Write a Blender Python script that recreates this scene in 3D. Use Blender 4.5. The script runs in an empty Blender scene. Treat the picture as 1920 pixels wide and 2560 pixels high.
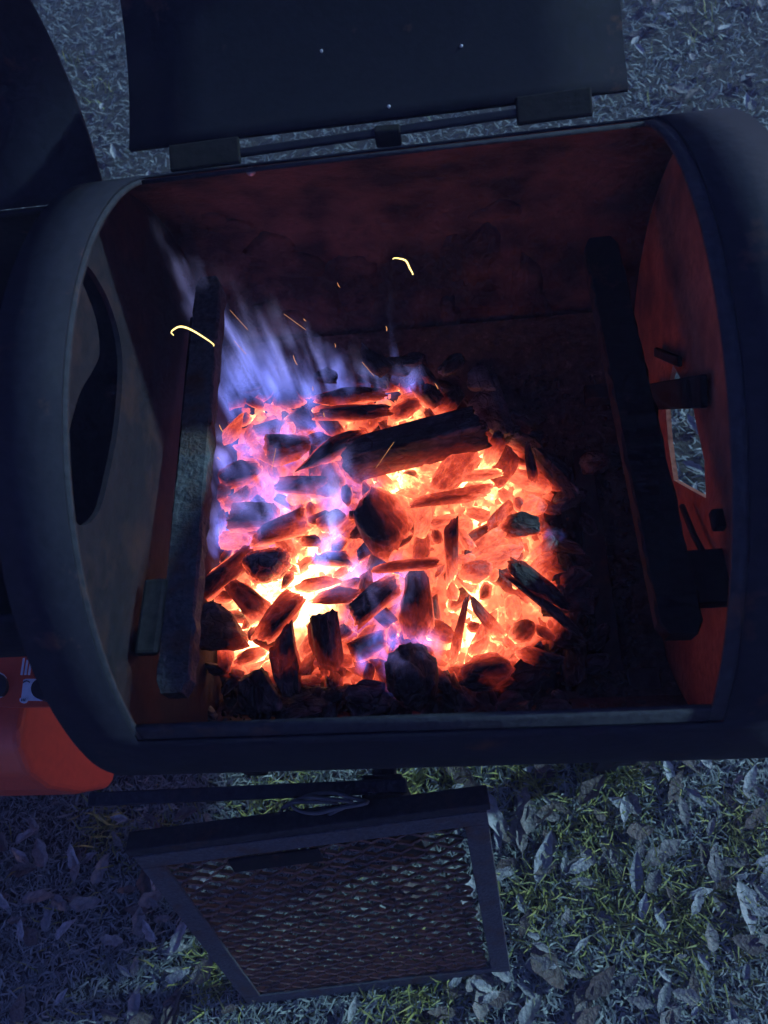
import bpy, bmesh, math, random
import numpy as np
from mathutils import Vector, Matrix
from mathutils.geometry import tessellate_polygon
R_ = math.radians
random.seed(7); rng = np.random.default_rng(7)
S = bpy.context.scene; COL = S.collection

# ------------------------------------------------------------------ camera
CAM = np.array([.0517, -.4573, 1.5925]); FPX = 1923.0
def _basis(tilt, roll, yaw):
    fwd = np.array([0, math.sin(tilt), -math.cos(tilt)]); up = np.array([0, math.cos(tilt), math.sin(tilt)]); rt = np.array([1., 0, 0])
    c, s = math.cos(yaw), math.sin(yaw); Z = np.array([[c, -s, 0], [s, c, 0], [0, 0, 1]])
    fwd, up, rt = Z @ fwd, Z @ up, Z @ rt
    c, s = math.cos(roll), math.sin(roll)
    return c*rt + s*up, -s*rt + c*up, fwd
RT, UP, FWD = _basis(R_(27.587), R_(-15.995), R_(13.82))
cd = bpy.data.cameras.new('camera'); cam = bpy.data.objects.new('camera', cd); COL.objects.link(cam)
cam.matrix_world = Matrix(((RT[0], UP[0], -FWD[0], CAM[0]), (RT[1], UP[1], -FWD[1], CAM[1]), (RT[2], UP[2], -FWD[2], CAM[2]), (0, 0, 0, 1)))
cd.sensor_fit = 'VERTICAL'; cd.sensor_height = 24; cd.lens = 24*FPX/2560; cd.clip_start = .02; cd.clip_end = 200
cd.dof.use_dof = True; cd.dof.focus_distance = 1.08; cd.dof.aperture_fstop = 4.6
S.camera = cam

# ------------------------------------------------------------------ light
SUN_DIR = Vector((.84, .28, .47)).normalized()          # towards the yard light
W = bpy.data.worlds.new('World'); S.world = W; W.use_nodes = True
nt = W.node_tree; bg = nt.nodes['Background']
sky = nt.nodes.new('ShaderNodeTexSky'); sky.sky_type = 'NISHITA'; sky.sun_disc = False
sky.sun_elevation = R_(6.0); sky.sun_rotation = math.atan2(SUN_DIR.x, SUN_DIR.y)
tint = nt.nodes.new('ShaderNodeMix'); tint.data_type = 'RGBA'; tint.blend_type = 'MULTIPLY'; tint.inputs[0].default_value = 1
tint.inputs[7].default_value = (.70, .72, 2.1, 1)
nt.links.new(sky.outputs[0], tint.inputs[6]); nt.links.new(tint.outputs[2], bg.inputs[0]); bg.inputs[1].default_value = .125
sd = bpy.data.lights.new('yard_light', 'SUN'); sd.energy = 3.6; sd.angle = R_(2.5); sd.color = (.46, .80, 1.0)
sun = bpy.data.objects.new('yard_light', sd); COL.objects.link(sun); sun.rotation_euler = SUN_DIR.to_track_quat('Z', 'Y').to_euler()
S.view_settings.view_transform = 'Standard'; S.view_settings.look = 'None'; S.view_settings.exposure = .15; S.view_settings.gamma = 1
S.view_settings.use_curve_mapping = False
S.render.engine = 'CYCLES'
S.cycles.use_denoising = True; S.cycles.use_adaptive_sampling = True; S.cycles.adaptive_threshold = .03; S.cycles.adaptive_min_samples = 24
S.cycles.max_bounces = 4; S.cycles.volume_bounces = 0; S.cycles.volume_step_rate = 4.0; S.cycles.volume_max_steps = 20
S.cycles.sample_clamp_indirect = 6

# ------------------------------------------------------------------ helpers
def ray(px, py): return FWD + RT*(px-960)/FPX - UP*(py-1280)/FPX
def at(px, py, z): d = ray(px, py); return CAM + d*((z-CAM[2])/d[2])
def atx(px, py, x): d = ray(px, py); return CAM + d*((x-CAM[0])/d[0])
def aty(px, py, y): d = ray(px, py); return CAM + d*((y-CAM[1])/d[1])
def pj(P):
    v = np.asarray(P, float) - CAM; d = v @ FWD
    return 960 + FPX*(v @ RT)/d, 1280 - FPX*(v @ UP)/d
def tag(o, label, cat, group=None, kind=None):
    o['label'] = label
    if cat: o['category'] = cat
    if group: o['group'] = group
    if kind: o['kind'] = kind
    return o
def mesh_obj(name, verts, faces, mat, parent=None, smooth=False):
    me = bpy.data.meshes.new(name); me.from_pydata([tuple(map(float, v)) for v in verts], [], [tuple(map(int, q)) for q in faces]); me.update()
    if smooth: me.polygons.foreach_set('use_smooth', [True]*len(me.polygons))
    o = bpy.data.objects.new(name, me); COL.objects.link(o)
    if mat: me.materials.append(mat)
    o.parent = parent
    return o
def empty(name, loc=(0, 0, 0)):
    o = bpy.data.objects.new(name, None); COL.objects.link(o); o.location = loc; o.empty_display_size = .05
    return o
def box_data(c, u, v, w, a, b, d):
    c, u, v, w = map(np.asarray, (c, u, v, w)); P = []
    for i in (-1, 1):
        for j in (-1, 1):
            for k in (-1, 1): P.append(c + u*a*i/2 + v*b*j/2 + w*d*k/2)
    F = [(0, 1, 3, 2), (4, 6, 7, 5), (0, 4, 5, 1), (2, 3, 7, 6), (0, 2, 6, 4), (1, 5, 7, 3)]
    return P, F
def join(*parts):
    V = []; F = []
    for p, q in parts:
        n = len(V); V += list(p); F += [tuple(i+n for i in f) for f in q]
    return V, F
def box(name, c, u, v, w, a, b, d, mat, parent=None, bevel=0):
    P, F = box_data(c, u, v, w, a, b, d); o = mesh_obj(name, P, F, mat, parent)
    if bevel:
        m = o.modifiers.new('bevel', 'BEVEL'); m.width = bevel; m.segments = 2
    return o
X, Y, Z = np.eye(3)
def bar(name, p, q, wdt, thk, mat, parent, upv=(0, 0, 1), bevel=.002):
    p, q = np.asarray(p, float), np.asarray(q, float); u = q-p; L = np.linalg.norm(u); u /= L
    v = np.cross(upv, u); v /= np.linalg.norm(v); w = np.cross(u, v)
    return box(name, (p+q)/2, u, v, w, L, wdt, thk, mat, parent, bevel)
def tube(pts, rad, n=8, closed=False):
    pts = [np.asarray(p, float) for p in pts]; V = []; F = []; m = len(pts)
    rads = rad if hasattr(rad, '__len__') else [rad]*m
    ref = np.array([.31, .52, .79])
    for i, p in enumerate(pts):
        a = pts[(i-1) % m] if (closed or i) else p; b = pts[(i+1) % m] if (closed or i < m-1) else p
        t = b-a; t /= np.linalg.norm(t)+1e-9; s = np.cross(t, ref); s /= np.linalg.norm(s)+1e-9; r = np.cross(t, s)
        for k in range(n):
            g = 2*math.pi*k/n; V.append(p + rads[i]*(math.cos(g)*s + math.sin(g)*r))
    for i in range(m if closed else m-1):
        j = (i+1) % m
        for k in range(n): F.append((i*n+k, i*n+(k+1) % n, j*n+(k+1) % n, j*n+k))
    if not closed: F += [tuple(range(n))[::-1], tuple((m-1)*n+k for k in range(n))]
    return V, F
def solid(o, t, off=1):
    m = o.modifiers.new('thickness', 'SOLIDIFY'); m.thickness = t; m.offset = off; return m

# ------------------------------------------------------------------ materials
def new_mat(name):
    m = bpy.data.materials.new(name); m.use_nodes = True
    n = m.node_tree.nodes; l = m.node_tree.links
    return m, n, l, n['Principled BSDF']
def ramp(n, stops):
    r = n.new('ShaderNodeValToRGB'); e = r.color_ramp.elements
    e.remove(e[1]); e[0].position = stops[0][0]; e[0].color = (*stops[0][1], 1)
    for p, c in stops[1:]: e.new(p).color = (*c, 1)
    return r
def metal(name, c1, c2, rust=(.10, .045, .025), rust_amt=.35, rough=.55, bump=.15, scale=14, metallic=.25, spec=.2):
    m, n, l, b = new_mat(name)
    tc = n.new('ShaderNodeTexCoord')
    n1 = n.new('ShaderNodeTexNoise'); n1.inputs['Scale'].default_value = scale; n1.inputs['Detail'].default_value = 5; n1.inputs['Roughness'].default_value = .65
    n2 = n.new('ShaderNodeTexNoise'); n2.inputs['Scale'].default_value = scale*8; n2.inputs['Detail'].default_value = 3
    l.new(tc.outputs['Object'], n1.inputs['Vector']); l.new(tc.outputs['Object'], n2.inputs['Vector'])
    r1 = ramp(n, [(.3, c1), (.7, c2)]); l.new(n2.outputs[0], r1.inputs[0])
    r2 = ramp(n, [(max(0, .62-rust_amt*.35), (0, 0, 0)), (min(1, .80-rust_amt*.35), (1, 1, 1))]); l.new(n1.outputs[0], r2.inputs[0])
    mx = n.new('ShaderNodeMix'); mx.data_type = 'RGBA'; l.new(r2.outputs[0], mx.inputs[0]); l.new(r1.outputs[0], mx.inputs[6]); mx.inputs[7].default_value = (*rust, 1)
    l.new(mx.outputs[2], b.inputs['Base Color'])
    rr = n.new('ShaderNodeMapRange'); rr.inputs[3].default_value = rough-.12; rr.inputs[4].default_value = rough+.25; l.new(n1.outputs[0], rr.inputs[0]); l.new(rr.outputs[0], b.inputs['Roughness'])
    b.inputs['Metallic'].default_value = metallic; b.inputs['Specular IOR Level'].default_value = spec
    bp = n.new('ShaderNodeBump'); bp.inputs['Strength'].default_value = bump; bp.inputs['Distance'].default_value = .004
    ad = n.new('ShaderNodeMath'); ad.operation = 'ADD'; l.new(n1.outputs[0], ad.inputs[0]); l.new(n2.outputs[0], ad.inputs[1]); l.new(ad.outputs[0], bp.inputs['Height']); l.new(bp.outputs[0], b.inputs['Normal'])
    return m
M_shell = metal('black_painted_steel', (.008, .0085, .015), (.014, .0145, .024), rust_amt=.05, rough=.72, bump=.14, metallic=0)
M_inner = metal('sooty_rusted_steel', (.075, .041, .037), (.135, .066, .054), rust=(.024, .018, .019), rust_amt=.55, rough=.8, bump=.75, scale=11, metallic=.0)
M_cap = metal('scorched_end_steel', (.011, .0092, .013), (.019, .0155, .020), rust=(.045, .021, .019), rust_amt=.4, rough=.75, bump=.3, scale=10, metallic=.05)
M_capr = metal('firelit_rusty_steel', (.24, .085, .052), (.40, .14, .085), rust=(.15, .06, .045), rust_amt=.5, rough=.8, bump=.4, scale=12, metallic=0)  # rust made redder and brighter, painting the firelight into the right plate
M_flange = metal('worn_flange_steel', (.020, .021, .027), (.034, .036, .044), rust_amt=.12, rough=.75, bump=.4, metallic=0)
M_soot = metal('soot_black', (.008, .008, .008), (.015, .014, .014), rust_amt=.05, rough=.9, metallic=0)
M_lid = metal('lid_inner_soot', (.004, .0045, .009), (.007, .0075, .014), rust_amt=.03, rough=.8, bump=.06, metallic=0)
M_rail = metal('worn_rail_steel', (.050, .055, .060), (.11, .12, .13), rust=(.09, .055, .04), rust_amt=.35, rough=.7, bump=.7, scale=22, metallic=.1)
M_rust = metal('rusted_mesh', (.13, .08, .058), (.25, .15, .105), rust=(.08, .06, .056), rust_amt=.5, rough=.75, bump=.5, scale=30, metallic=.1)
M_frame = metal('grate_frame_steel', (.05, .053, .058), (.09, .096, .104), rust=(.08, .055, .045), rust_amt=.3, rough=.7, bump=.4, scale=25, metallic=.1)
M_leg = metal('stand_steel', (.020, .021, .024), (.04, .04, .045), rust_amt=.2, rough=.7)
M_bolt = metal('bare_bolt', (.45, .45, .47), (.6, .6, .62), rust_amt=.05, rough=.3, metallic=.7)
def plain(name, c, rough=.5, spec=.5, bump=0, scale=40, var=.15):
    m, n, l, b = new_mat(name)
    t = n.new('ShaderNodeTexCoord'); q = n.new('ShaderNodeTexNoise'); q.inputs['Scale'].default_value = scale; q.inputs['Detail'].default_value = 5; l.new(t.outputs['Object'], q.inputs['Vector'])
    r = ramp(n, [(.25, tuple(max(0, k*(1-var)) for k in c)), (.75, tuple(k*(1+var) for k in c))]); l.new(q.outputs[0], r.inputs[0]); l.new(r.outputs[0], b.inputs['Base Color'])
    b.inputs['Roughness'].default_value = rough; b.inputs['Specular IOR Level'].default_value = spec
    if bump:
        p = n.new('ShaderNodeBump'); p.inputs['Strength'].default_value = bump; p.inputs['Distance'].default_value = .003; l.new(q.outputs[0], p.inputs['Height']); l.new(p.outputs[0], b.inputs['Normal'])
    return m

EMB = [(.16, (0, 0, 0)), (.30, (.10, .008, .004)), (.45, (.40, .036, .016)), (.60, (.80, .122, .058)), (.76, (1, .235, .095)), (.90, (1, .48, .16)), (1, (1, .64, .27))]
def coal_mat(name, ash=.25, streak=True, amp=.62, crack=.2):
    """charcoal that glows by its own 'heat' attribute"""
    m, n, l, b = new_mat(name)
    tc = n.new('ShaderNodeTexCoord'); oi = n.new('ShaderNodeObjectInfo')
    off = n.new('ShaderNodeVectorMath'); off.operation = 'MULTIPLY_ADD'; l.new(tc.outputs['Object'], off.inputs[0]); off.inputs[1].default_value = (.55 if streak else 1, 1, 1)
    cb = n.new('ShaderNodeCombineXYZ')
    for i in range(3): l.new(oi.outputs['Random'], cb.inputs[i])
    sc = n.new('ShaderNodeVectorMath'); sc.operation = 'SCALE'; sc.inputs[3].default_value = 7; l.new(cb.outputs[0], sc.inputs[0]); l.new(sc.outputs[0], off.inputs[2])
    def noise(s, d, rgh=.6):
        q = n.new('ShaderNodeTexNoise'); q.inputs['Scale'].default_value = s; q.inputs['Detail'].default_value = d; q.inputs['Roughness'].default_value = rgh; l.new(off.outputs[0], q.inputs['Vector']); return q
    na = noise(70, 5, .7); nb = noise(260, 3, .65); nc = noise(34, 3, .65)
    vo = n.new('ShaderNodeTexVoronoi'); vo.feature = 'DISTANCE_TO_EDGE'; vo.inputs['Scale'].default_value = 60
    vw = n.new('ShaderNodeVectorMath'); vw.operation = 'MULTIPLY_ADD'; l.new(na.outputs['Color'], vw.inputs[0]); vw.inputs[1].default_value = (.012, .012, .012); l.new(off.outputs[0], vw.inputs[2]); l.new(vw.outputs[0], vo.inputs['Vector'])
    ck = n.new('ShaderNodeMapRange'); ck.inputs[1].default_value = .0; ck.inputs[2].default_value = .11; ck.inputs[3].default_value = 1; ck.inputs[4].default_value = 0; l.new(vo.outputs['Distance'], ck.inputs[0])
    at_ = n.new('ShaderNodeAttribute'); at_.attribute_name = 'ember_glow'
    def math_(op, a, c):
        q = n.new('ShaderNodeMath'); q.operation = op
        for i, v in enumerate((a, c)):
            if isinstance(v, (int, float)): q.inputs[i].default_value = v
            else: l.new(v, q.inputs[i])
        return q.outputs[0]
    fl = math_('ADD', math_('MULTIPLY', math_('SUBTRACT', na.outputs[0], .5), amp), math_('MULTIPLY', math_('SUBTRACT', nb.outputs[0], .5), .24))
    fl = math_('ADD', fl, math_('SUBTRACT', math_('MULTIPLY', ck.outputs[0], crack), crack*.28))
    gate = math_('MINIMUM', math_('MULTIPLY', at_.outputs['Fac'], 2.0), 1.0)
    h = math_('ADD', at_.outputs['Fac'], math_('MULTIPLY', fl, gate))
    ge = n.new('ShaderNodeNewGeometry'); pr = n.new('ShaderNodeMapRange'); pr.inputs[1].default_value = .53; pr.inputs[2].default_value = .62; l.new(ge.outputs['Pointiness'], pr.inputs[0])
    lo = n.new('ShaderNodeAttribute'); lo.attribute_name = 'ember_near'
    h = math_('ADD', h, math_('MULTIPLY', math_('MULTIPLY', pr.outputs[0], lo.outputs['Fac']), .45))
    cr = ramp(n, EMB); l.new(h, cr.inputs[0])
    st = math_('ADD', 1.40, math_('MULTIPLY', math_('POWER', math_('MAXIMUM', math_('SUBTRACT', h, .72), 0), 1.4), 22))
    l.new(cr.outputs[0], b.inputs['Emission Color']); l.new(st, b.inputs['Emission Strength'])
    ar = ramp(n, [(.5-ash*.4, (.022, .018, .019)), (.66-ash*.3, (.05, .044, .046)), (.80, (.34, .32, .33) if ash > .6 else (.24, .22, .23))]); l.new(nc.outputs[0], ar.inputs[0]); am = n.new('ShaderNodeMix'); am.data_type = 'RGBA'; l.new(ar.outputs[0], am.inputs[6]); am.inputs[7].default_value = (.34, .32, .33, 1)
    l.new(math_('MULTIPLY', math_('MULTIPLY', pr.outputs[0], .9), math_('GREATER_THAN', na.outputs[0], .5)), am.inputs[0]); l.new(am.outputs[2], b.inputs['Base Color'])
    b.inputs['Roughness'].default_value = .75; b.inputs['Specular IOR Level'].default_value = .35
    bp = n.new('ShaderNodeBump'); bp.inputs['Strength'].default_value = 1; bp.inputs['Distance'].default_value = .005
    l.new(math_('SUBTRACT', math_('ADD', na.outputs[0], math_('MULTIPLY', nb.outputs[0], .6)), math_('MULTIPLY', ck.outputs[0], .5)), bp.inputs['Height']); l.new(bp.outputs[0], b.inputs['Normal'])
    return m
M_coal = coal_mat('burning_charcoal', .38, True, .60, .05)
M_ashcoal = coal_mat('ash_dusted_charcoal', .95, False)
def ember_mat():
    # grain of the bed lives in its vertex attribute, so the shader stays light
    m, n, l, b = new_mat('ember_bed'); a = n.new('ShaderNodeAttribute'); a.attribute_name = 'ember_glow'; h = a.outputs['Fac']
    def mt(op, x, y):
        q = n.new('ShaderNodeMath'); q.operation = op
        for i, v in enumerate((x, y)):
            if isinstance(v, (int, float)): q.inputs[i].default_value = v
            else: l.new(v, q.inputs[i])
        return q.outputs[0]
    cr = ramp(n, EMB); l.new(h, cr.inputs[0]); l.new(cr.outputs[0], b.inputs['Emission Color'])
    l.new(mt('ADD', 1.4, mt('MULTIPLY', mt('POWER', mt('MAXIMUM', mt('SUBTRACT', h, .72), 0), 1.4), 22)), b.inputs['Emission Strength'])
    b.inputs['Base Color'].default_value = (.03, .027, .027, 1); b.inputs['Roughness'].default_value = .95
    return m
M_ember = ember_mat()
for q in (M_coal, M_ashcoal): q.cycles.emission_sampling = 'NONE'

# ------------------------------------------------------------------ ground
def ground_mat():
    m, n, l, b = new_mat('thatch_soil')
    t = n.new('ShaderNodeTexCoord')
    a = n.new('ShaderNodeTexNoise'); a.inputs['Scale'].default_value = 60; a.inputs['Detail'].default_value = 8; a.inputs['Roughness'].default_value = .7; l.new(t.outputs['Object'], a.inputs['Vector'])
    r = ramp(n, [(.3, (.018, .016, .013)), (.55, (.05, .047, .036)), (.75, (.10, .10, .07))]); l.new(a.outputs[0], r.inputs[0]); l.new(r.outputs[0], b.inputs['Base Color'])
    b.inputs['Roughness'].default_value = .95
    p = n.new('ShaderNodeBump'); p.inputs['Strength'].default_value = 1; p.inputs['Distance'].default_value = .01; l.new(a.outputs[0], p.inputs['Height']); l.new(p.outputs[0], b.inputs['Normal'])
    return m
g = mesh_obj('ground', [(-60, -60, 0), (60, -60, 0), (60, 60, 0), (-60, 60, 0)], [(0, 1, 2, 3)], ground_mat()); g['kind'] = 'structure'; g['label'] = 'night lawn soil with dead thatch'

def blade_mat():
    m, n, l, b = new_mat('grass_blades')
    a = n.new('ShaderNodeAttribute'); a.attribute_name = 'col'; l.new(a.outputs['Color'], b.inputs['Base Color'])
    b.inputs['Roughness'].default_value = .6; b.inputs['Specular IOR Level'].default_value = .3
    return m
CL = [(1480, 2090, 95), (1540, 1935, 110), (1330, 2240, 75), (1510, 2250, 105), (1700, 2290, 120), (1030, 1960, 60), (1310, 1920, 90), (700, 2030, 90), (430, 2110, 60), (530, 2450, 60),
      (1840, 2080, 80), (1040, 2500, 90), (1130, 1960, 60), (265, 2080, 60), (180, 150, 60), (250, 230, 60), (1760, 60, 90)]
CLW = [(at(x, y, .01)[:2], s*.00050) for x, y, s in CL]
def grass(name, n, x0, x1, y0, y1, hmin, hmax, wid, label):
    P = np.column_stack([rng.uniform(x0, x1, n), rng.uniform(y0, y1, n)])
    green = np.zeros(n)
    for c, s in CLW: green = np.maximum(green, np.exp(-((P-c)**2).sum(1)/(2*s*s)))
    patch = .5+.5*np.sin(P[:, 0]*9+1.3)*np.sin(P[:, 1]*7+.4+2*np.sin(P[:, 0]*3)); green = np.clip(green*.78 + .04*patch*rng.random(n), 0, 1)
    isg = rng.random(n) < green
    ln = rng.uniform(hmin, hmax, n)*np.where(isg, 1.6, .8)
    az = rng.uniform(0, 2*np.pi, n); el = np.where(isg, rng.uniform(.5, 1.35, n), rng.uniform(.02, .75, n))
    curl = rng.uniform(-.9, .3, n); az2 = az + rng.normal(0, .5, n)
    z0 = np.where(isg, 0, rng.uniform(0, .012, n))
    d1 = np.column_stack([np.cos(az)*np.cos(el), np.sin(az)*np.cos(el), np.sin(el)])
    el2 = el+curl; d2 = np.column_stack([np.cos(az2)*np.cos(el2), np.sin(az2)*np.cos(el2), np.sin(el2)])
    s = np.column_stack([-np.sin(az), np.cos(az), np.zeros(n)])*(wid*rng.uniform(.6, 1.3, n))[:, None]/2
    p0 = np.column_stack([P, z0]); p1 = p0 + d1*(ln*.55)[:, None]; p2 = p1 + d2*(ln*.45)[:, None]
    for p in (p1, p2): p[:, 2] = np.maximum(p[:, 2], .003)
    V = np.stack([p0-s, p0+s, p1-s*.8, p1+s*.8, p2], 1).reshape(-1, 3)
    base = np.arange(n)*5
    quads = np.stack([base, base+1, base+3, base+2], 1); tris = np.stack([base+2, base+3, base+4], 1)
    loops = np.concatenate([quads.ravel(), tris.ravel()]); starts = np.concatenate([np.arange(n)*4, 4*n+np.arange(n)*3]); tot = np.concatenate([np.full(n, 4), np.full(n, 3)])
    me = bpy.data.meshes.new(name); me.vertices.add(len(V)); me.vertices.foreach_set('co', V.ravel()); me.loops.add(len(loops)); me.loops.foreach_set('vertex_index', loops)
    me.polygons.add(2*n); me.polygons.foreach_set('loop_start', starts); me.polygons.foreach_set('loop_total', tot); me.update(calc_edges=True)
    t = rng.random(n)[:, None]
    gc = np.array([.09, .12, .038])*(1-t) + np.array([.27, .27, .075])*t
    sc = np.array([.07, .085, .080])*(1-t) + np.array([.27, .30, .27])*t
    c = np.where(isg[:, None], gc, sc); c = np.column_stack([c, np.ones(n)])
    A = me.attributes.new('col', 'FLOAT_COLOR', 'POINT'); A.data.foreach_set('color', np.repeat(c, 5, 0).ravel().astype(np.float32))
    me.materials.append(M_blade); o = bpy.data.objects.new(name, me); COL.objects.link(o); tag(o, label, 'grass', kind='stuff'); return o
M_blade = blade_mat()
grass('grass', 46000, -1.05, .70, -.78, .10, .014, .042, .0032, 'short grass and straw thatch around the leaning grate')
grass('grass', 42000, -2.0, 1.6, .10, 2.9, .02, .05, .0045, 'short grass behind and beside the smoker')

def leaf_mesh(k):
    r = random.Random(k); L = 1.0; w = r.uniform(.30, .58); n = 9; V = []; F = []
    curl = r.uniform(-.9, .9); fold = r.uniform(.15, .7); tw = r.uniform(-.5, .5)
    for i in range(n+1):
        t = i/n; hw = w/2*(math.sin(math.pi*min(1, t**.8*.96+.04)))**.75*(1+.16*math.sin(t*13+k*1.7)+r.uniform(-.08, .08)); x = t-.5
        zc = curl*.35*(x*x-.08)
        for j in range(-2, 3):
            y = hw*j/2; z = zc + abs(y)*fold + tw*x*y
            V.append((x, y*math.cos(fold*.6), z))
    for i in range(n):
        for j in range(4): F.append((i*5+j, i*5+j+1, i*5+j+6, i*5+j+5))
    s0 = len(V); st = r.uniform(-.1, .1)
    for x, h in ((-.5, .012), (-.60, .010), (-.70, .009)):
        V += [(x, st*(x+.5)-h, curl*.06), (x, st*(x+.5)+h, curl*.06)]
    for i in range(2): F.append((s0+2*i, s0+2*i+1, s0+2*i+3, s0+2*i+2))
    return V, F
def leaf_mat(name, c):
    m, n, l, b = new_mat(name)
    t = n.new('ShaderNodeTexCoord'); oi = n.new('ShaderNodeObjectInfo')
    w = n.new('ShaderNodeTexWave'); w.inputs['Scale'].default_value = 5; w.inputs['Distortion'].default_value = 2; w.inputs['Detail'].default_value = 3; l.new(t.outputs['Object'], w.inputs['Vector'])
    q = n.new('ShaderNodeTexNoise'); q.inputs['Scale'].default_value = 7; q.inputs['Detail'].default_value = 7; l.new(t.outputs['Object'], q.inputs['Vector'])
    r = ramp(n, [(.3, tuple(k*.55 for k in c)), (.7, c)]); l.new(q.outputs[0], r.inputs[0])
    mr = n.new('ShaderNodeMapRange'); mr.inputs[3].default_value = .65; mr.inputs[4].default_value = 1.25; l.new(oi.outputs['Random'], mr.inputs[0])
    mx = n.new('ShaderNodeMix'); mx.data_type = 'RGBA'; mx.blend_type = 'MULTIPLY'; mx.inputs[0].default_value = 1; l.new(r.outputs[0], mx.inputs[6]); l.new(mr.outputs[0], mx.inputs[7]); l.new(mx.outputs[2], b.inputs['Base Color'])
    b.inputs['Roughness'].default_value = .6; b.inputs['Specular IOR Level'].default_value = .35
    p = n.new('ShaderNodeBump'); p.inputs['Strength'].default_value = .4; p.inputs['Distance'].default_value = .02; l.new(q.outputs[0], p.inputs['Height']); l.new(p.outputs[0], b.inputs['Normal'])
    return m
LM = [leaf_mat('dry_leaf_tan', (.20, .19, .17)), leaf_mat('dry_leaf_grey', (.29, .30, .29)), leaf_mat('dry_leaf_brown', (.10, .08, .068))]
LMESH = []
for k in range(12):
    V, F = leaf_mesh(k); me = bpy.data.meshes.new('dry_leaf'); me.from_pydata(V, [], F); me.polygons.foreach_set('use_smooth', [True]*len(F)); me.materials.append(LM[k % 3]); LMESH.append(me)
def leaf(px, py, size_px, ang, label, group, k=None, tilt=None):
    p = at(px, py, .02); q = at(px+40*math.cos(R_(ang)), py-40*math.sin(R_(ang)), .02); d = q-p
    o = bpy.data.objects.new('dry_leaf', LMESH[random.randrange(12) if k is None else k]); COL.objects.link(o)
    s = size_px/FPX*float(np.dot(p-CAM, FWD)); o.scale = (s, s, s)
    o.location = (p[0], p[1], .020+.35*s*abs(0)+random.uniform(0, .010)); tl = random.uniform(-.28, .28) if tilt is None else tilt
    o.rotation_euler = (random.uniform(-.4, .4), tl, math.atan2(d[1], d[0])); tag(o, label, 'leaf', group); return o
GL = 'leaves on the lawn right of the grate'
KEY = [(1480, 1975, 90, 50, 'pale oval leaf below the right end of the front rim'), (1690, 1965, 90, 70, 'broad grey leaf right of the grate near the top of the lawn'),
       (1660, 2130, 110, 35, 'pale curved leaf with a raised tip right of the middle grass tuft'), (1360, 2140, 120, 75, 'long folded leaf standing beside the grate corner'),
       (1310, 2010, 90, 85, 'upright curled leaf above the grate corner'), (1290, 2075, 75, 100, 'round pale leaf just off the grate corner'),
       (1370, 2420, 110, -55, 'pointed grey leaf below the right bar of the grate'), (1865, 2275, 120, -75, 'long pale leaf at the right edge of the photo'),
       (1785, 2160, 80, 95, 'narrow leaf standing on end right of the grass tufts'), (1660, 2485, 80, 70, 'small bright curled leaf near the bottom edge'),
       (1160, 1945, 110, -40, 'large brown leaf tucked below the front rim'), (1230, 2040, 120, -65, 'long brown leaf against the grate corner'),
       (1440, 2160, 80, 30, 'small pale leaf between two grass tufts'), (1500, 2450, 100, 50, 'grey leaf leaning on another near the bottom'),
       (1590, 2180, 95, 90, 'narrow upright leaf in the middle of the lawn'), (1330, 2520, 100, 60, 'tall folded leaf at the bottom edge under the grate'),
       (1720, 1900, 80, -50, 'pinkish leaf under the right corner of the front rim'), (1890, 2040, 80, 45, 'tan leaf by the right edge of the lawn'), (1560, 2020, 70, 85, 'brown leaf stub behind the nearest tuft')]
for a in KEY: leaf(a[0], a[1], a[2]*1.05, a[3], a[4], GL)
r = random.Random(3)
for _ in range(120):
    px, py = r.uniform(1100, 1950), r.uniform(1880, 2570)
    leaf(px, py, r.uniform(28, 80), r.uniform(0, 180), 'dry curled leaf %s the right lawn, %s' % ('under the rim on' if py < 2060 else 'amid the tufts of' if py < 2330 else 'at the bottom edge of', 'beside the grate' if px < 1480 else 'by the right edge'), GL+(' top' if py < 2060 else ' middle' if py < 2330 else ' bottom')+(' near' if px < 1480 else ' far'))
for _ in range(60):
    px, py = r.uniform(-60, 560), r.uniform(2040, 2570)
    zl = 'just below the red machine' if py < 2240 else 'halfway down' if py < 2400 else 'at the bottom edge'; leaf(px, py, r.uniform(45, 90), r.uniform(0, 180), 'dry leaf on the shaded ground left of the grate, '+zl, 'leaves in the shade left of the grate, '+zl)
for _ in range(26):
    px, py = r.uniform(300, 1250), r.uniform(1990, 2560)
    leaf(px, py, r.uniform(40, 75), r.uniform(0, 180), 'dry leaf seen under or through the leaning grate', 'leaves under the leaning grate')
for _ in range(45):
    px, py = r.uniform(1560, 1950), r.uniform(-20, 460)
    leaf(px, py, r.uniform(30, 55), r.uniform(0, 180), 'small dry leaf on the lawn behind the smoker', 'leaves behind the smoker')
for _ in range(18):
    px, py = r.uniform(110, 440), r.uniform(-10, 440)
    leaf(px, py, r.uniform(25, 45), r.uniform(0, 180), 'small dry leaf on the grass between the two lids', 'leaves between the two lids')
for _ in range(14):
    px, py = r.uniform(1660, 1790), r.uniform(900, 1260)
    leaf(px, py, r.uniform(30, 60), r.uniform(0, 180), 'dry leaf on the grass seen through the firebox vent', 'leaves seen through the vent')

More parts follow.
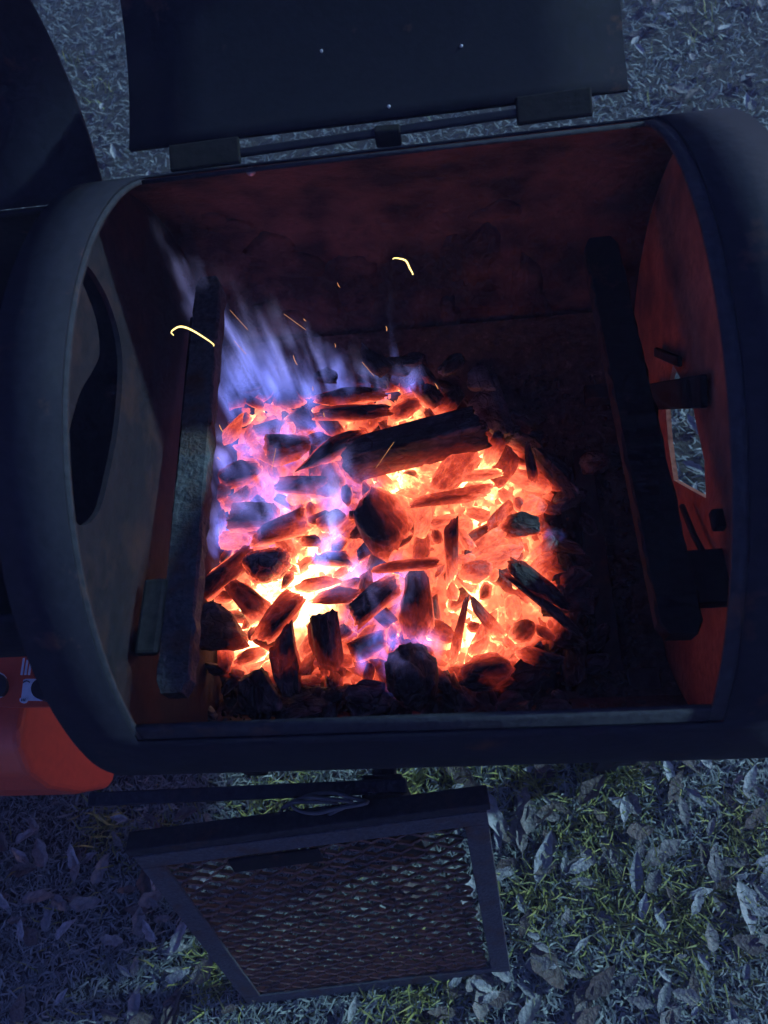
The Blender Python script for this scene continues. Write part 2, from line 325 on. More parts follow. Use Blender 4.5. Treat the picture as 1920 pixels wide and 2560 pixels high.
# ------------------------------------------------------------------ smoker
def sstep(a, b, x): t = np.clip((x-a)/(b-a), 0, 1); return t*t*(3-2*t)
ZC = .80; RD = .347; AF = R_(161.5); AB = R_(53.4); XL, XR = -.320, .315; OX = .25; OL = .260
smoker = empty('offset_smoker', (0, 0, 0))
tag(smoker, 'black steel offset smoker with its firebox lid open over burning charcoal', 'smoker')
def flat_front(a):                 # the drum is slightly flattened low on its front
    a = a % (2*math.pi); return 1-.032*(float(sstep(R_(166), R_(192), a))*(1-float(sstep(R_(215), R_(250), a))))
def cyl_grid(yc, zc, R, angs, xs, skip):
    V = []; F = []; nx = len(xs)
    for a in angs:
        k = flat_front(a) if zc == ZC else 1.
        for x in xs: V.append((x, yc + R*k*math.cos(a), zc + R*k*math.sin(a)))
    for i in range(len(angs)-1):
        for j in range(nx-1):
            if not skip(.5*(angs[i]+angs[i+1]), .5*(xs[j]+xs[j+1])): F.append((i*nx+j, i*nx+j+1, (i+1)*nx+j+1, (i+1)*nx+j))
    return V, F
def angle_list(lo, hi, n, extra=()):
    return sorted(set(list(np.linspace(lo, hi, n))+list(extra)))
angs = angle_list(AB-2*math.pi+0, AB, 130, (AF-2*math.pi,)); angs = [a for a in angs]
xs = sorted(set([XL, -OL, OX, XR] + list(np.linspace(-.2, .2, 7))))
V, F = cyl_grid(0, ZC, RD, angs, xs, lambda a, x: a > AF-2*math.pi and False)
# the body runs from AF round the bottom to AB; the strips beside the opening run over the top
body = angle_list(AF, AB+2*math.pi, 110); V1, F1 = cyl_grid(0, ZC, RD, body, xs, lambda a, x: False)
top = angle_list(AB, AF, 56); V2, F2 = cyl_grid(0, ZC, RD, top, [XL, -OL], lambda a, x: False); V3, F3 = cyl_grid(0, ZC, RD, top, [OX, XR], lambda a, x: False)
V, F = join((V1, F1), (V2, F2), (V3, F3))
shell = mesh_obj('firebox_shell', V, F, M_inner, smoker, True); shell.data.materials.append(M_shell)
wl = shell.modifiers.new('weld', 'WELD'); wl.merge_threshold = .0004
m = solid(shell, .003, 1); m.material_offset = 0
# outward face gets paint: the offset side is decided by the sign; the second slot goes to it below
bm = bmesh.new(); bm.from_mesh(shell.data); bmesh.ops.remove_doubles(bm, verts=bm.verts, dist=.0004); bmesh.ops.recalc_face_normals(bm, faces=bm.faces)
mid = [f for f in bm.faces if f.calc_center_median().z < ZC-.2][0]
if (mid.calc_center_median()-Vector((mid.calc_center_median().x, 0, ZC))).dot(mid.normal) > 0: bmesh.ops.reverse_faces(bm, faces=bm.faces)
bm.to_mesh(shell.data); bm.free(); shell.modifiers.remove(wl)
m.material_offset = 1; m.material_offset_rim = 1        # painted outside, rusted inside; base face looks inwards (rust), the offset face looks outwards (paint)
for p in shell.data.polygons: p.use_smooth = True

# flange inside the opening
def flange():
    V = []; F = []
    for xs_ in ([-OL-.014, -OL+.003], [OX-.011, OX+.012]):
        v, f = cyl_grid(0, ZC, RD-.0052, top, xs_, lambda a, x: False); V, F = join((V, F), (v, f))
    for a0, a1 in ((AF-.055, AF+.04), (AB-.04, AB+.035)):
        v, f = cyl_grid(0, ZC, RD-.0056, list(np.linspace(a0, a1, 5)), [-OL+.001, OX-.009], lambda a, x: False); V, F = join((V, F), (v, f))
    return V, F
fl = mesh_obj('rim_flange', *flange(), M_flange, shell, True); solid(fl, .004, 0)

def plate(name, x, yc, zc, R, holes, mat, parent, t):
    outer = [Vector((yc + R*(flat_front(a) if zc == ZC else 1)*math.cos(a), zc + R*(flat_front(a) if zc == ZC else 1)*math.sin(a), 0)) for a in np.linspace(0, 2*math.pi, 96, endpoint=False)]
    hs = [[Vector((p[0], p[1], 0)) for p in h] for h in holes]
    tri = tessellate_polygon([outer]+hs); pts = outer + [p for h in hs for p in h]
    o = mesh_obj(name, [(x, p.x, p.y) for p in pts], tri, mat, parent)
    solid(o, t, 0); return o
def smooth_loop(pts, n=5):
    out = []; m = len(pts); P = [np.array(p, float) for p in pts]
    for i in range(m):
        a, b, c, d = P[i-1], P[i], P[(i+1) % m], P[(i+2) % m]
        for k in range(n):
            t = k/n; out.append(.5*((2*b)+(c-a)*t+(2*a-5*b+4*c-d)*t*t+(3*b-a-3*c+d)*t**3))
    return out
kid = smooth_loop([atx(x, y, XL)[1:] for x, y in ((188, 672), (232, 795), (242, 880), (226, 925), (190, 990), (160, 1110), (160, 1210), (188, 1312), (240, 1280), (270, 1170), (290, 1060), (300, 930), (292, 840), (262, 745), (215, 668))])
plate('end_plate', XL, 0, ZC, RD-.003, [kid], M_cap, smoker, .006)
vent = [atx(x, y, XR)[1:] for x, y in ((1688, 912), (1705, 940), (1738, 1010), (1748, 1060), (1768, 1150), (1772, 1245), (1690, 1200), (1676, 1100), (1670, 1015), (1680, 950))]
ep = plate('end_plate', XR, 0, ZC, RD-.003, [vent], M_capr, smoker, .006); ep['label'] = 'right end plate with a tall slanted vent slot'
a, b_ = atx(1628, 992, XR-.012), atx(1760, 978, XR-.012)
bar('damper_bar', a, b_, .035, .008, M_soot, ep, upv=(1, 0, 0))
a, b_ = atx(1640, 880, XR-.010), atx(1700, 905, XR-.010); bar('damper_hook', a, b_, .012, .006, M_soot, ep, upv=(1, 0, 0))
pts = [atx(x, y, XR-.015) for x, y in ((1705, 1265), (1735, 1340), (1768, 1400), (1762, 1435), (1755, 1455))]
mesh_obj('wire_hook', *tube(pts, .0035), M_soot, ep, True)
c = atx(1795, 1300, XR-.008); box('bolt', c, Y, Z, X, .022, .014, .014, M_soot, ep, .003)

# rails that carry the cooking grate
def rail(name, p0, p1, wdt, dz, label):
    n = 40; V = []; F = []; p0 = np.array(p0); p1 = np.array(p1); rr = np.random.default_rng(5)
    prof = [(-.5, -.02), (-.5, 0), (-.46, .004), (.44, .004), (.5, 0), (.5, -.02)]
    for i in range(n+1):
        t = i/n; c = p0+(p1-p0)*t; e = 1-.35*max(0, (abs(t-.5)-.485)/.015)
        for k, (u, h) in enumerate(prof): V.append((c[0]+u*wdt*e + (rr.normal(0, .0011) if k in (4, 5, 1) else 0), c[1], c[2]+h+rr.normal(0, .0006)))
    m = len(prof)
    for i in range(n):
        for k in range(m): F.append((i*m+k, i*m+(k+1) % m, (i+1)*m+(k+1) % m, (i+1)*m+k))
    F += [tuple(range(m)), tuple(n*m+k for k in range(m))[::-1]]
    o = mesh_obj(name, V, F, M_rail, smoker); o['label'] = label; return o
ZR = .835
l0, l1 = at(470, 700, ZR), at(424, 1735, ZR); l0 = np.array([-.280, .30, ZR]); l1 = np.array([-.264, l1[1], ZR])
rl = rail('grate_rail', l0, l1, .036, 0, 'worn grey rail along the left end of the firebox')
r0, r1 = np.array([.243, .31, ZR-.01]), np.array([.254, -.225, ZR-.01]); rr_ = rail('grate_rail', r0, r1, .044, 0, 'sooty rail along the right end of the firebox')
rr_.data.materials[0] = M_soot
def bracket(px, py, z, par, sx):
    p = at(px, py, z); box('bracket', (p[0], p[1], z+.006), X, Y, Z, .026, .085, .010, M_leg, par, .004)
    box('bracket', ((p[0]+(XL if sx < 0 else XR))/2, p[1]-.02, z-.02), X, Y, Z, abs(p[0]-(XL if sx < 0 else XR)), .03, .01, M_leg, par, .003)
bracket(385, 1545, ZR, rl, -1)
box('bracket', ((XR+.262)/2, -.16, ZR-.03), X, Y, Z, XR-.262, .06, .02, M_soot, rr_, .003)
# rust scaled strip welded to the left end under the rail
bar('support_strip', (-.308, .26, ZR-.03), (-.292, -.17, ZR-.03), .010, .008, M_cap, rl)

# lid of the firebox, swung open on its hinge
def arc_lid(name, hinge, ccen, R, a0, a1, opening, x0, x1, mats, parent, n=48, t=.005):
    hy, hz = hinge; V = []; F = []; cs, sn = math.cos(-opening), math.sin(-opening); xs_ = list(np.linspace(x0, x1, 7))
    for a in np.linspace(a0, a1, n):
        y, z = ccen[0]+R*math.cos(a)-hy, ccen[1]+R*math.sin(a)-hz; y, z = y*cs-z*sn, y*sn+z*cs
        for x in xs_: V.append((x, hy+y, hz+z))
    for i in range(n-1):
        for j in range(6): F.append((i*7+j, i*7+j+1, (i+1)*7+j+1, (i+1)*7+j))
    o = mesh_obj(name, V, F, mats, parent, True); solid(o, t, 0); return o, V
hy, hz = .245, 1.081
PHI = R_(132)
lid, LV = arc_lid('firebox_lid', (hy, hz), (hy-(RD+.004)*math.cos(AB+.03), hz-(RD+.004)*math.sin(AB+.03)), RD+.004, AB+.03, AF, PHI, -.277, .231, M_lid, smoker)
lid['label'] = 'sooty inside of the open firebox lid'
def on_lid(px, py):
    P = np.array(LV); qx, qy = pj(P); i = int(np.argmin((qx-px)**2+(qy-py)**2)); rows = i//7
    yz = P[rows*7][1:]; d = ray(px, py); s = (yz[0]-CAM[1])/d[1]; p = CAM+d*s; return np.array([p[0], yz[0], yz[1]])
for px, py in ((805, 127), (1153, 110), (975, 282)):
    p = on_lid(px, py); bmv = bmesh.new(); bmesh.ops.create_icosphere(bmv, subdivisions=2, radius=.0017); me = bpy.data.meshes.new('rivet'); bmv.to_mesh(me); bmv.free(); me.materials.append(M_bolt)
    o = bpy.data.objects.new('rivet', me); COL.objects.link(o); o.parent = lid; o.location = p + np.array([0, -.003, .003])
# hinge: a long flat rod between two blocks, with a knuckle in the middle
def hp(px, py, y=.222): return aty(px, py, y)
bar('hinge_rod', hp(590, 384), hp(1300, 282), .0085, .006, M_shell, smoker, upv=(0, -.45, .9))
for p0, p1 in (((425, 398), (600, 375)), ((1290, 279), (1480, 254))):
    bar('hinge_block', hp(*p0), hp(*p1),   .027, .006, M_soot, smoker, upv=(0, -.45, .9))
bar('hinge_knuckle', hp(968, 318), hp(973, 362), .026, .010, M_soot, smoker, upv=(0, -.45, .9))
p = hp(627, 428); 
bmv = bmesh.new(); bmesh.ops.create_icosphere(bmv, subdivisions=2, radius=.005); me = bpy.data.meshes.new('bolt'); bmv.to_mesh(me); bmv.free(); me.materials.append(M_bolt)
o = bpy.data.objects.new('bolt', me); COL.objects.link(o); o.parent = smoker; o.location = p

# scaling rust plates on the inner wall
def atcyl(px, py, R=RD-.010):
    d = ray(px, py); a = d[1]**2+d[2]**2; o = CAM-np.array([0, 0, ZC]); bq = 2*(o[1]*d[1]+o[2]*d[2]); c = o[1]**2+o[2]**2-R*R
    return CAM + d*((-bq+math.sqrt(bq*bq-4*a*c))/(2*a))
for k, (px, py, w, h) in enumerate([(700, 640, 190, 110), (690, 800, 130, 110), (1180, 640, 120, 190), (1240, 530, 130, 60), (1120, 820, 70, 150), (880, 700, 160, 120), (1330, 760, 110, 220), (560, 560, 120, 60)]):
    rk = random.Random(k+20); n = 26; V = []
    ring = []
    for i in range(n):
        g_ = 2*math.pi*i/n; s = .5*(1+.30*math.sin(2*g_+k)+.15*math.sin(3*g_+2*k)+rk.uniform(-.13, .13)); ring.append((px+w*s*math.cos(g_), py+h*s*math.sin(g_)))
    V = [atcyl(px, py, RD-.0050)] + [atcyl(px+(x-px)*.55, py+(y-py)*.55, RD-.0046+rk.uniform(-.0004, .0004)) for x, y in ring] + [atcyl(x, y, RD-.0020) for x, y in ring]
    F = [(0, 1+i, 1+(i+1) % n) for i in range(n)] + [(1+i, 1+n+i, 1+n+(i+1) % n, 1+(i+1) % n) for i in range(n)]
    o = mesh_obj('rust_flake', V, F, M_inner, shell, True); solid(o, .0008, 0)

# cooking chamber to the left, lid open
CY, CZ, CR = .05, .86, .26
ca0, ca1 = R_(32.5), R_(166)
chb = mesh_obj('cooking_chamber', *cyl_grid(CY, CZ, CR, angle_list(ca1, ca0+2*math.pi, 80), list(np.linspace(-1.3, XL-.004, 6)), lambda a, x: False), M_soot, smoker, True); chb.data.materials.append(M_shell)
chb['label'] = 'cooking chamber joined to the left end of the firebox'
bm = bmesh.new(); bm.from_mesh(chb.data); bm.normal_update()
if (bm.faces[0 if False else 0] if False else list(bm.faces)[100]).normal.dot(list(bm.faces)[100].calc_center_median()-Vector((list(bm.faces)[100].calc_center_median().x, CY, CZ))) > 0: bmesh.ops.reverse_faces(bm, faces=bm.faces)
bm.to_mesh(chb.data); bm.free()
m = solid(chb, .005, -1); m.material_offset = 1; m.material_offset_rim = 1
plate('chamber_end_plate', -1.3, CY, CZ, CR-.002, [], M_shell, chb, .005)
hinge = (CY+(CR+.006)*math.cos(ca0), CZ+(CR+.006)*math.sin(ca0))
clid, _ = arc_lid('chamber_lid', hinge, (CY, CZ), CR+.006, ca0, ca1, R_(72), -1.29, -.345, M_shell, smoker)
clid['label'] = 'open curved lid of the cooking chamber'

# stand
bar('crossbar', (-.50, -.330, .515), (-.055, -.322, .515), .018, .012, M_flange, smoker)
for x, y in ((-.09, -.325), (.26, .25), (-.30, .25), (-.98, -.12), (-.98, .22), (.27, -.20)):
    top_z = ZC-math.sqrt(max(.01, RD**2-y*y))+.02 if x > -.5 else .66
    if (x, y) == (-.09, -.325): top_z = .505
    bar('leg', (x, y, top_z), (x*1.02, y*1.12, 0), .055 if x == -.09 else .04, .04, M_leg, smoker, upv=(0, 1, 0))
for x in (-.30, .26): bar('saddle', (x*.9, -.30, .50), (x*.9, .27, .50), .03, .03, M_leg, smoker)
bar('saddle', (-.09, -.32, .47), (-.09, .27, .47), .03, .03, M_leg, smoker)

# ------------------------------------------------------------------ fire bed
POLY = np.array([(420, 1080), (520, 1000), (640, 970), (800, 950), (960, 935), (1070, 930), (1180, 1040), (1230, 1085), (1300, 1095), (1430, 1220), (1385, 1300), (1405, 1400), (1445, 1560), (1330, 1690), (1250, 1745), (1100, 1715), (950, 1750), (800, 1725), (600, 1725), (500, 1640), (440, 1500), (420, 1300)], float)
def sdist(qx, qy):
    q = np.column_stack([np.ravel(qx), np.ravel(qy)]); a = POLY; b = np.roll(POLY, -1, 0); dm = np.full(len(q), 1e9); ins = np.zeros(len(q), bool)
    for p0, p1 in zip(a, b):
        e = p1-p0; w = q-p0; t = np.clip((w@e)/(e@e), 0, 1); dm = np.minimum(dm, np.hypot(*(w-t[:, None]*e).T))
        c = ((p0[1] > q[:, 1]) != (p1[1] > q[:, 1])) & (q[:, 0] < (p1[0]-p0[0])*(q[:, 1]-p0[1])/(p1[1]-p0[1]+1e-12)+p0[0]); ins ^= c
    return np.where(ins, dm, -dm)
SPOTS = [(800, 1430, 65, .42), (670, 1495, 60, .42), (605, 1590, 55, .42), (770, 1530, 45, .35), (1180, 1475, 45, .3), (995, 1195, 50, .4), (1165, 1140, 60, .32), (1235, 1280, 55, .22), (690, 1620, 45, .35), (1190, 1605, 55, .3),
         (740, 1290, 45, .25), (640, 1030, 40, .2), (870, 1060, 40, .1), (1010, 1020, 35, .2), (540, 1400, 40, .15), (850, 1740, 40, .15), (1340, 1440, 60, .12)]
def heat_field(P):
    qx, qy = pj(P); d = sdist(qx, qy); h = .60*sstep(-25, 70, d)
    h = h*(1-.17*sstep(1020, 860, qx))
    for x, y, s, a in SPOTS: h = h + a*np.exp(-((qx-x)**2+(qy-y)**2)/(2*s*s))*sstep(-40, 20, d)
    return h
def floor_z(y): return ZC-np.sqrt(np.maximum(1e-4, (RD-.008)**2-np.asarray(y)**2))
def wav(P, f, ph): return (np.sin(P[:, 0]*f+ph)*np.sin(P[:, 1]*f*1.13+ph*2.1)+.5*np.sin(P[:, 0]*f*2.3+P[:, 1]*f*1.7+ph))/1.5
def pile_z(x, y):
    x = np.atleast_1d(np.asarray(x, float)); y = np.atleast_1d(np.asarray(y, float)); fz = floor_z(y)
    P = np.column_stack([x, y, np.full_like(x, .6)]); d = sdist(*pj(P))
    zt = .592 + .03*np.exp(-(((x+.07)/.2)**2+((y-.03)/.2)**2)) + .008*wav(P, 31, 1.)
    return fz+.012 + np.maximum(0, zt-fz-.012)*sstep(-110, 25, d)
def grid_obj(name, x0, x1, y0, y1, nx, ny, zf, mat, label):
    gx, gy = np.meshgrid(np.linspace(x0, x1, nx), np.linspace(y0, y1, ny)); V = np.column_stack([gx.ravel(), gy.ravel(), zf(gx.ravel(), gy.ravel())])
    i = np.arange(nx*ny).reshape(ny, nx); F = np.stack([i[:-1, :-1], i[:-1, 1:], i[1:, 1:], i[1:, :-1]], -1).reshape(-1, 4)
    o = mesh_obj(name, V, F, mat, None, True); tag(o, label, None, kind='stuff'); return o, V
def vnoise(x, y, f, seed, octs=4):
    out = np.zeros_like(x); amp = 1.; tot = 0
    for o in range(octs):
        T = np.random.default_rng(seed+o).random((128, 128)); u, v = x*f+50, y*f+50; i, j = np.floor(u).astype(int), np.floor(v).astype(int); a, b = u-i, v-j; a, b = a*a*(3-2*a), b*b*(3-2*b)
        g = lambda p, q: T[p % 128, q % 128]
        out += amp*((g(i, j)*(1-a)+g(i+1, j)*a)*(1-b)+(g(i, j+1)*(1-a)+g(i+1, j+1)*a)*b); tot += amp; amp *= .6; f *= 2.1
    return out/tot
def set_heat(me, h, nm='ember_glow'):
    A = me.attributes.new(nm, 'FLOAT', 'POINT'); A.data.foreach_set('value', np.asarray(h, np.float32))
def ash_mat():
    m, n, l, b = new_mat('ash')
    t = n.new('ShaderNodeTexCoord'); q = n.new('ShaderNodeTexNoise'); q.inputs['Scale'].default_value = 70; q.inputs['Detail'].default_value = 10; q.inputs['Roughness'].default_value = .75; l.new(t.outputs['Object'], q.inputs['Vector'])
    r = ramp(n, [(.35, (.020, .016, .014)), (.58, (.07, .052, .044)), (.70, (.20, .16, .14))]); l.new(q.outputs[0], r.inputs[0]); l.new(r.outputs[0], b.inputs['Base Color']); b.inputs['Roughness'].default_value = .95
    p = n.new('ShaderNodeBump'); p.inputs['Strength'].default_value = 1; p.inputs['Distance'].default_value = .01; l.new(q.outputs[0], p.inputs['Height']); l.new(p.outputs[0], b.inputs['Normal'])
    return m
def zash(x, y):
    P = np.column_stack([x, y, 0*x]); return np.maximum(floor_z(y)+.003, .482+.02*sstep(.1, .3, x) + .006*wav(P, 45, .3)+.004*wav(P, 110, 2))
ash, _ = grid_obj('ash_bed', XL+.005, XR-.005, -.315, .315, 90, 90, zash, ash_mat(), 'dark ash and cinders over the firebox floor')
def zbed(x, y):
    P = np.column_stack([x, y, 0*x]); return pile_z(x, y)-.024+.006*wav(P, 75, .9)+.005*wav(P, 150, 2.2)+.003*wav(P, 290, .2)
bed, BV = grid_obj('ember_bed', XL+.008, .225, -.285, .31, 270, 270, zbed, M_ember, 'bed of glowing embers between the charcoal lumps')
set_heat(bed.data, np.clip(heat_field(BV)+.75*(vnoise(BV[:, 0], BV[:, 1], 45, 5)-.5), 0, 1.25)*sstep(-30, 30, sdist(*pj(BV))))

# ------------------------------------------------------------------ charcoal
_bm = bmesh.new(); bmesh.ops.create_icosphere(_bm, subdivisions=4, radius=1); ICO = np.array([v.co[:] for v in _bm.verts]); ICOF = [tuple(v.index for v in f.verts) for f in _bm.faces]; _bm.free()
_bm = bmesh.new(); bmesh.ops.create_icosphere(_bm, subdivisions=3, radius=1); ICO3 = np.array([v.co[:] for v in _bm.verts]); ICOF3 = [tuple(v.index for v in f.verts) for f in _bm.faces]; _bm.free()
def chunk_shape(rg, kind, hi):
    V = (ICO if hi else ICO3).copy()
    if kind == 'round':
        for _ in range(9):
            n_ = rg.normal(size=3); n_ /= np.linalg.norm(n_); d = rg.uniform(.74, .92); V -= np.maximum(0, V@n_-d)[:, None]*n_
    else:
        V *= 1.55; V[:, 0] *= 1.2
        pl = [(np.array([s*1., 0, 0]), 1.0) for s in (-1, 1)] + [(np.array([0, s*1., 0]), .95) for s in (-1, 1)] + [(np.array([0, 0, s*1.]), .95) for s in (-1, 1)]
        if kind == 'flake': pl += [(np.array([.7*s, .7*q, 0]), rg.uniform(.75, 1.1)) for s in (-1, 1) for q in (-1, 1)]
        for _ in range(9 if kind != 'brick' else 4): n_ = rg.normal(size=3); pl.append((n_/np.linalg.norm(n_), rg.uniform(.8, 1.2) if kind != 'brick' else rg.uniform(1.05, 1.3)))
        for n_, d in pl:
            n_ = n_+rg.normal(0,   .24 if kind != 'brick' else .05, 3); n_ /= np.linalg.norm(n_); d *= rg.uniform(.9, 1.05); V -= np.maximum(0, V@n_-d)[:, None]*n_
    ph = rg.uniform(0, 6, 6)
    amp = .05 if kind != 'brick' else .025
    f1 = rg.normal(0, 1, (5, 3))*np.array([2.5, 9, 9] if kind in ('stick', 'brick') else [7, 7, 7])
    rid = sum((1-np.abs(np.sin(V@q+ph[i % 6])))**2/(1+.5*i) for i, q in enumerate(f1)); V = V*(1+(.055 if kind != 'brick' else .035)*(rid-1.0))[:, None]
    V = V + V*(amp*(np.sin(V[:, 1]*7+ph[0])*np.sin(V[:, 2]*6+ph[1])+.6*np.sin(V[:, 1]*15+ph[2]+V[:, 0])+.5*np.sin(V[:, 2]*17+ph[3])))[:, None]
    if kind == 'stick': V[:, 1] += .22*np.sin(V[:, 0]*1.3+ph[4]); V[:, 1:] *= (1-.22*V[:, :1]*rg.uniform(-1, 1))
    return V
ncoal = 0
def coal(p, u, L, Wd, T, kind, glow, label, group=None, roll=None, mat=None, hi=True, hot=1.0, name='charcoal_lump'):
    global ncoal; ncoal += 1
    rg = np.random.default_rng(100+ncoal)
    V = chunk_shape(rg, kind, hi)*np.array([L/2, Wd/2, T/2])
    u = np.asarray(u, float); u /= np.linalg.norm(u); v = np.cross(Z, u); v /= np.linalg.norm(v); w = np.cross(u, v)
    a = rg.uniform(-.35, .35) if roll is None else roll; v, w = math.cos(a)*v+math.sin(a)*w, -math.sin(a)*v+math.cos(a)*w
    Wv = V[:, :1]*u + V[:, 1:2]*v + V[:, 2:]*w + p
    zl, zh = Wv[:, 2].min(), Wv[:, 2].max(); t = (Wv[:, 2]-zl)/(zh-zl)
    H = heat_field(Wv)*hot
    # below the surface of the heap it is hot, the side turned to the sky has cooled
    h = H*np.clip(glow + (1-glow)*(1.5-1.5*t), 0, 1.15)
    me = bpy.data.meshes.new(name); me.from_pydata([tuple(q) for q in V], [], ICOF if hi else ICOF3); me.polygons.foreach_set('use_smooth', [True]*len(me.polygons)); set_heat(me, h); set_heat(me, np.clip(H*(.35+.65*(1-t)), 0, 1)*(.25 if hot < .2 else 1), 'ember_near'); me.materials.append(mat or M_coal)
    o = bpy.data.objects.new(name, me); COL.objects.link(o)
    o.matrix_world = Matrix(((u[0], v[0], w[0], p[0]), (u[1], v[1], w[1], p[1]), (u[2], v[2], w[2], p[2]), (0, 0, 0, 1)))
    tag(o, label, 'charcoal', group); return o
PLACED = []
def key(px0, py0, px1, py1, wpx, kind, glow, label, dz=.012, tilt=0., T=None, mat=None, roll=None, hot=1., name='charcoal_lump'):
    """a lump seen between two points of the picture, wpx wide, resting dz above the heap"""
    cx, cy = (px0+px1)/2, (py0+py1)/2; z = .60
    for _ in range(4):
        c = at(cx, cy, z); z = float(pile_z(c[0], c[1])[0])+dz
    a, b = at(px0, py0, z-tilt/2), at(px1, py1, z+tilt/2); L = np.linalg.norm(b-a); dpt = float(np.dot((a+b)/2-CAM, FWD)); w = wpx/FPX*dpt*(.86 if hot > .55 else 1)
    PLACED.append((cx, cy, .5*max(wpx, math.hypot(px1-px0, py1-py0)*.7)))
    if hot > .6: glow += .10
    return coal((a+b)/2, b-a, L*1.05, w*1.08, (T or min(w, L)*.8), kind, glow, label, roll=roll, mat=mat, hot=hot, name=name)
key(872, 1156, 1205, 1066, 82, 'brick', .0, 'large black split log across the upper middle of the fire', dz=.044, tilt=.02, T=.05, roll=-.35, hot=.42, name='charcoal_log')
key(915, 1225, 1000, 1365, 160, 'flake', .0, 'big dark flat block in the centre of the fire', dz=.036, T=.026, hot=.85)
key(605, 1420, 725, 1402, 108, 'round', .06, 'round ash dusted lump left of centre', dz=.03, mat=M_ashcoal, hot=.8)
key(585, 1465, 665, 1545, 66, 'block', .08, 'dark tilted lump below the round ash dusted one', dz=.02)
key(640, 1590, 750, 1500, 66, 'stick', .03, 'dark grooved lump leaning like a mushroom cap on a stub', dz=.045, hot=.7)
key(735, 1720, 712, 1560, 74, 'stick', .03, 'upright dark stub under the mushroom cap lump', dz=.025, tilt=.03, hot=.7)
key(828, 1680, 820, 1525, 64, 'stick', .0, 'very black brick shaped lump standing near the front', dz=.03, tilt=.03, hot=.5)
key(475, 1570, 585, 1560, 110, 'block', .0, 'black block beside the left rail near the front', dz=.03, hot=.3)
key(640, 1790, 640, 1665, 90, 'block', .0, 'black lump at the front left of the fire', dz=.02, hot=.35)
key(690, 1790, 830, 1750, 80, 'block', .0, 'low black lump at the front edge below the brick shaped one', dz=.01, hot=.3)
key(860, 1735, 960, 1735, 60, 'block', .05, 'small black lump beside the big round one at the front', dz=.015, hot=.5)
key(1028, 1770, 1030, 1615, 130, 'round', .0, 'big round black lump at the front of the fire', dz=.05, T=.08, hot=.4)
key(1150, 1700, 1280, 1660, 95, 'round', .12, 'half glowing lump with a black face at front right', dz=.03, hot=.75)
key(1120, 1790, 1240, 1765, 80, 'block', .0, 'black lump at the front right edge of the heap', dz=.01, hot=.3)
key(1290, 1720, 1370, 1640, 70, 'block', .0, 'black lump at the lower right end of the heap', dz=.01, hot=.5)
key(1056, 1590, 1040, 1430, 80, 'block', .03, 'tall dark block right of centre with a glowing right side', dz=.035, tilt=.02, hot=.8)
key(1128, 1435, 1132, 1300, 40, 'stick', .10, 'narrow dark rounded slab under the glowing arch', dz=.03, tilt=.02, hot=.85)
key(1265, 1300, 1345, 1318, 70, 'block', .02, 'dark square lump on the right side of the fire', dz=.03, hot=.9)
key(1278, 1405, 1425, 1515, 58, 'stick', .02, 'long dark splinter of wood at the right edge', dz=.04, hot=.6)
key(1270, 1440, 1440, 1580, 20, 'stick', .0, 'thin dark curved twig below the long splinter', dz=.045, hot=.5)
key(1165, 1495, 1128, 1660, 24, 'stick', .16, 'thin dark leg of the forked piece at lower right', dz=.045, tilt=-.02, hot=.8)
key(1178, 1490, 1242, 1590, 34, 'stick', .16, 'second leg of the forked piece at lower right', dz=.045, tilt=-.02, hot=.85)
key(1150, 1440, 1232, 1420, 66, 'round', .38, 'brown grained lump glowing right of the slab', dz=.03, hot=.95)
key(1085, 1225, 1190, 1125, 92, 'round', .45, 'glowing brown textured chunk under the black log', dz=.03, hot=.85)
key(1030, 1262, 1215, 1232, 42, 'stick', .34, 'charred brown stick lying flat below the textured chunk', dz=.04, hot=.9)
key(1085, 1200, 1250, 1180, 36, 'stick', .48, 'glowing stick above the charred brown one', dz=.03)
key(1345, 1125, 1425, 1235, 60, 'stick', .30, 'rough brown ember stick at the upper right of the fire', dz=.03, hot=.95)
key(1330, 1205, 1322, 1118, 26, 'flake', .0, 'small upright black sliver at the upper right', dz=.05, tilt=.02, hot=.6)
key(1210, 1170, 1255, 1090, 40, 'stick', .6, 'upright yellow hot splinter right of the log end', dz=.035, tilt=.02)
key(1000, 1190, 1075, 1250, 46, 'flake', .8, 'yellow hot flake below the middle of the log', dz=.012)
key(575, 1290, 690, 1290, 74, 'block', .1, 'violet grey lens shaped lump on the left of the fire', dz=.03)
key(640, 1345, 770, 1300, 66, 'block', .12, 'violet lump right of the lens shaped one', dz=.026)
key(488, 1500, 620, 1372, 64, 'stick', .06, 'long violet stick slanting beside the left rail', dz=.03)
key(462, 1400, 520, 1460, 46, 'block', .06, 'small blue lit lump against the left rail', dz=.03)
key(760, 1170, 905, 1080, 62, 'stick', .1, 'slanting lump with a glowing lower edge left of the log', dz=.03)
key(660, 1130, 770, 1105, 84, 'block', .08, 'violet flat faced lump in the upper left of the fire', dz=.03)
key(790, 998, 940, 992, 48, 'stick', .08, 'blue lit stick along the back of the fire', dz=.025)
key(790, 1042, 960, 1030, 44, 'stick', .1, 'second blue lit stick along the back of the fire', dz=.03)
key(975, 1045, 1050, 1005, 64, 'round', .16, 'rounded blue lit lump behind the log', dz=.03)
key(1040, 960, 1100, 1010, 60, 'block', .08, 'blue lit lump at the back right of the fire', dz=.02)
key(470, 1110, 540, 1075, 84, 'block', .02, 'dark lump at the back left beside the rail', dz=.03, hot=.7)
key(545, 1120, 600, 1050, 50, 'flake', .7, 'standing orange flake at the back left', dz=.03, tilt=.03)
key(540, 1200, 650, 1170, 66, 'block', .08, 'dark lump under the standing orange flake', dz=.028)
key(700, 1215, 820, 1215, 60, 'block', .08, 'violet lump in the upper middle of the fire', dz=.026)
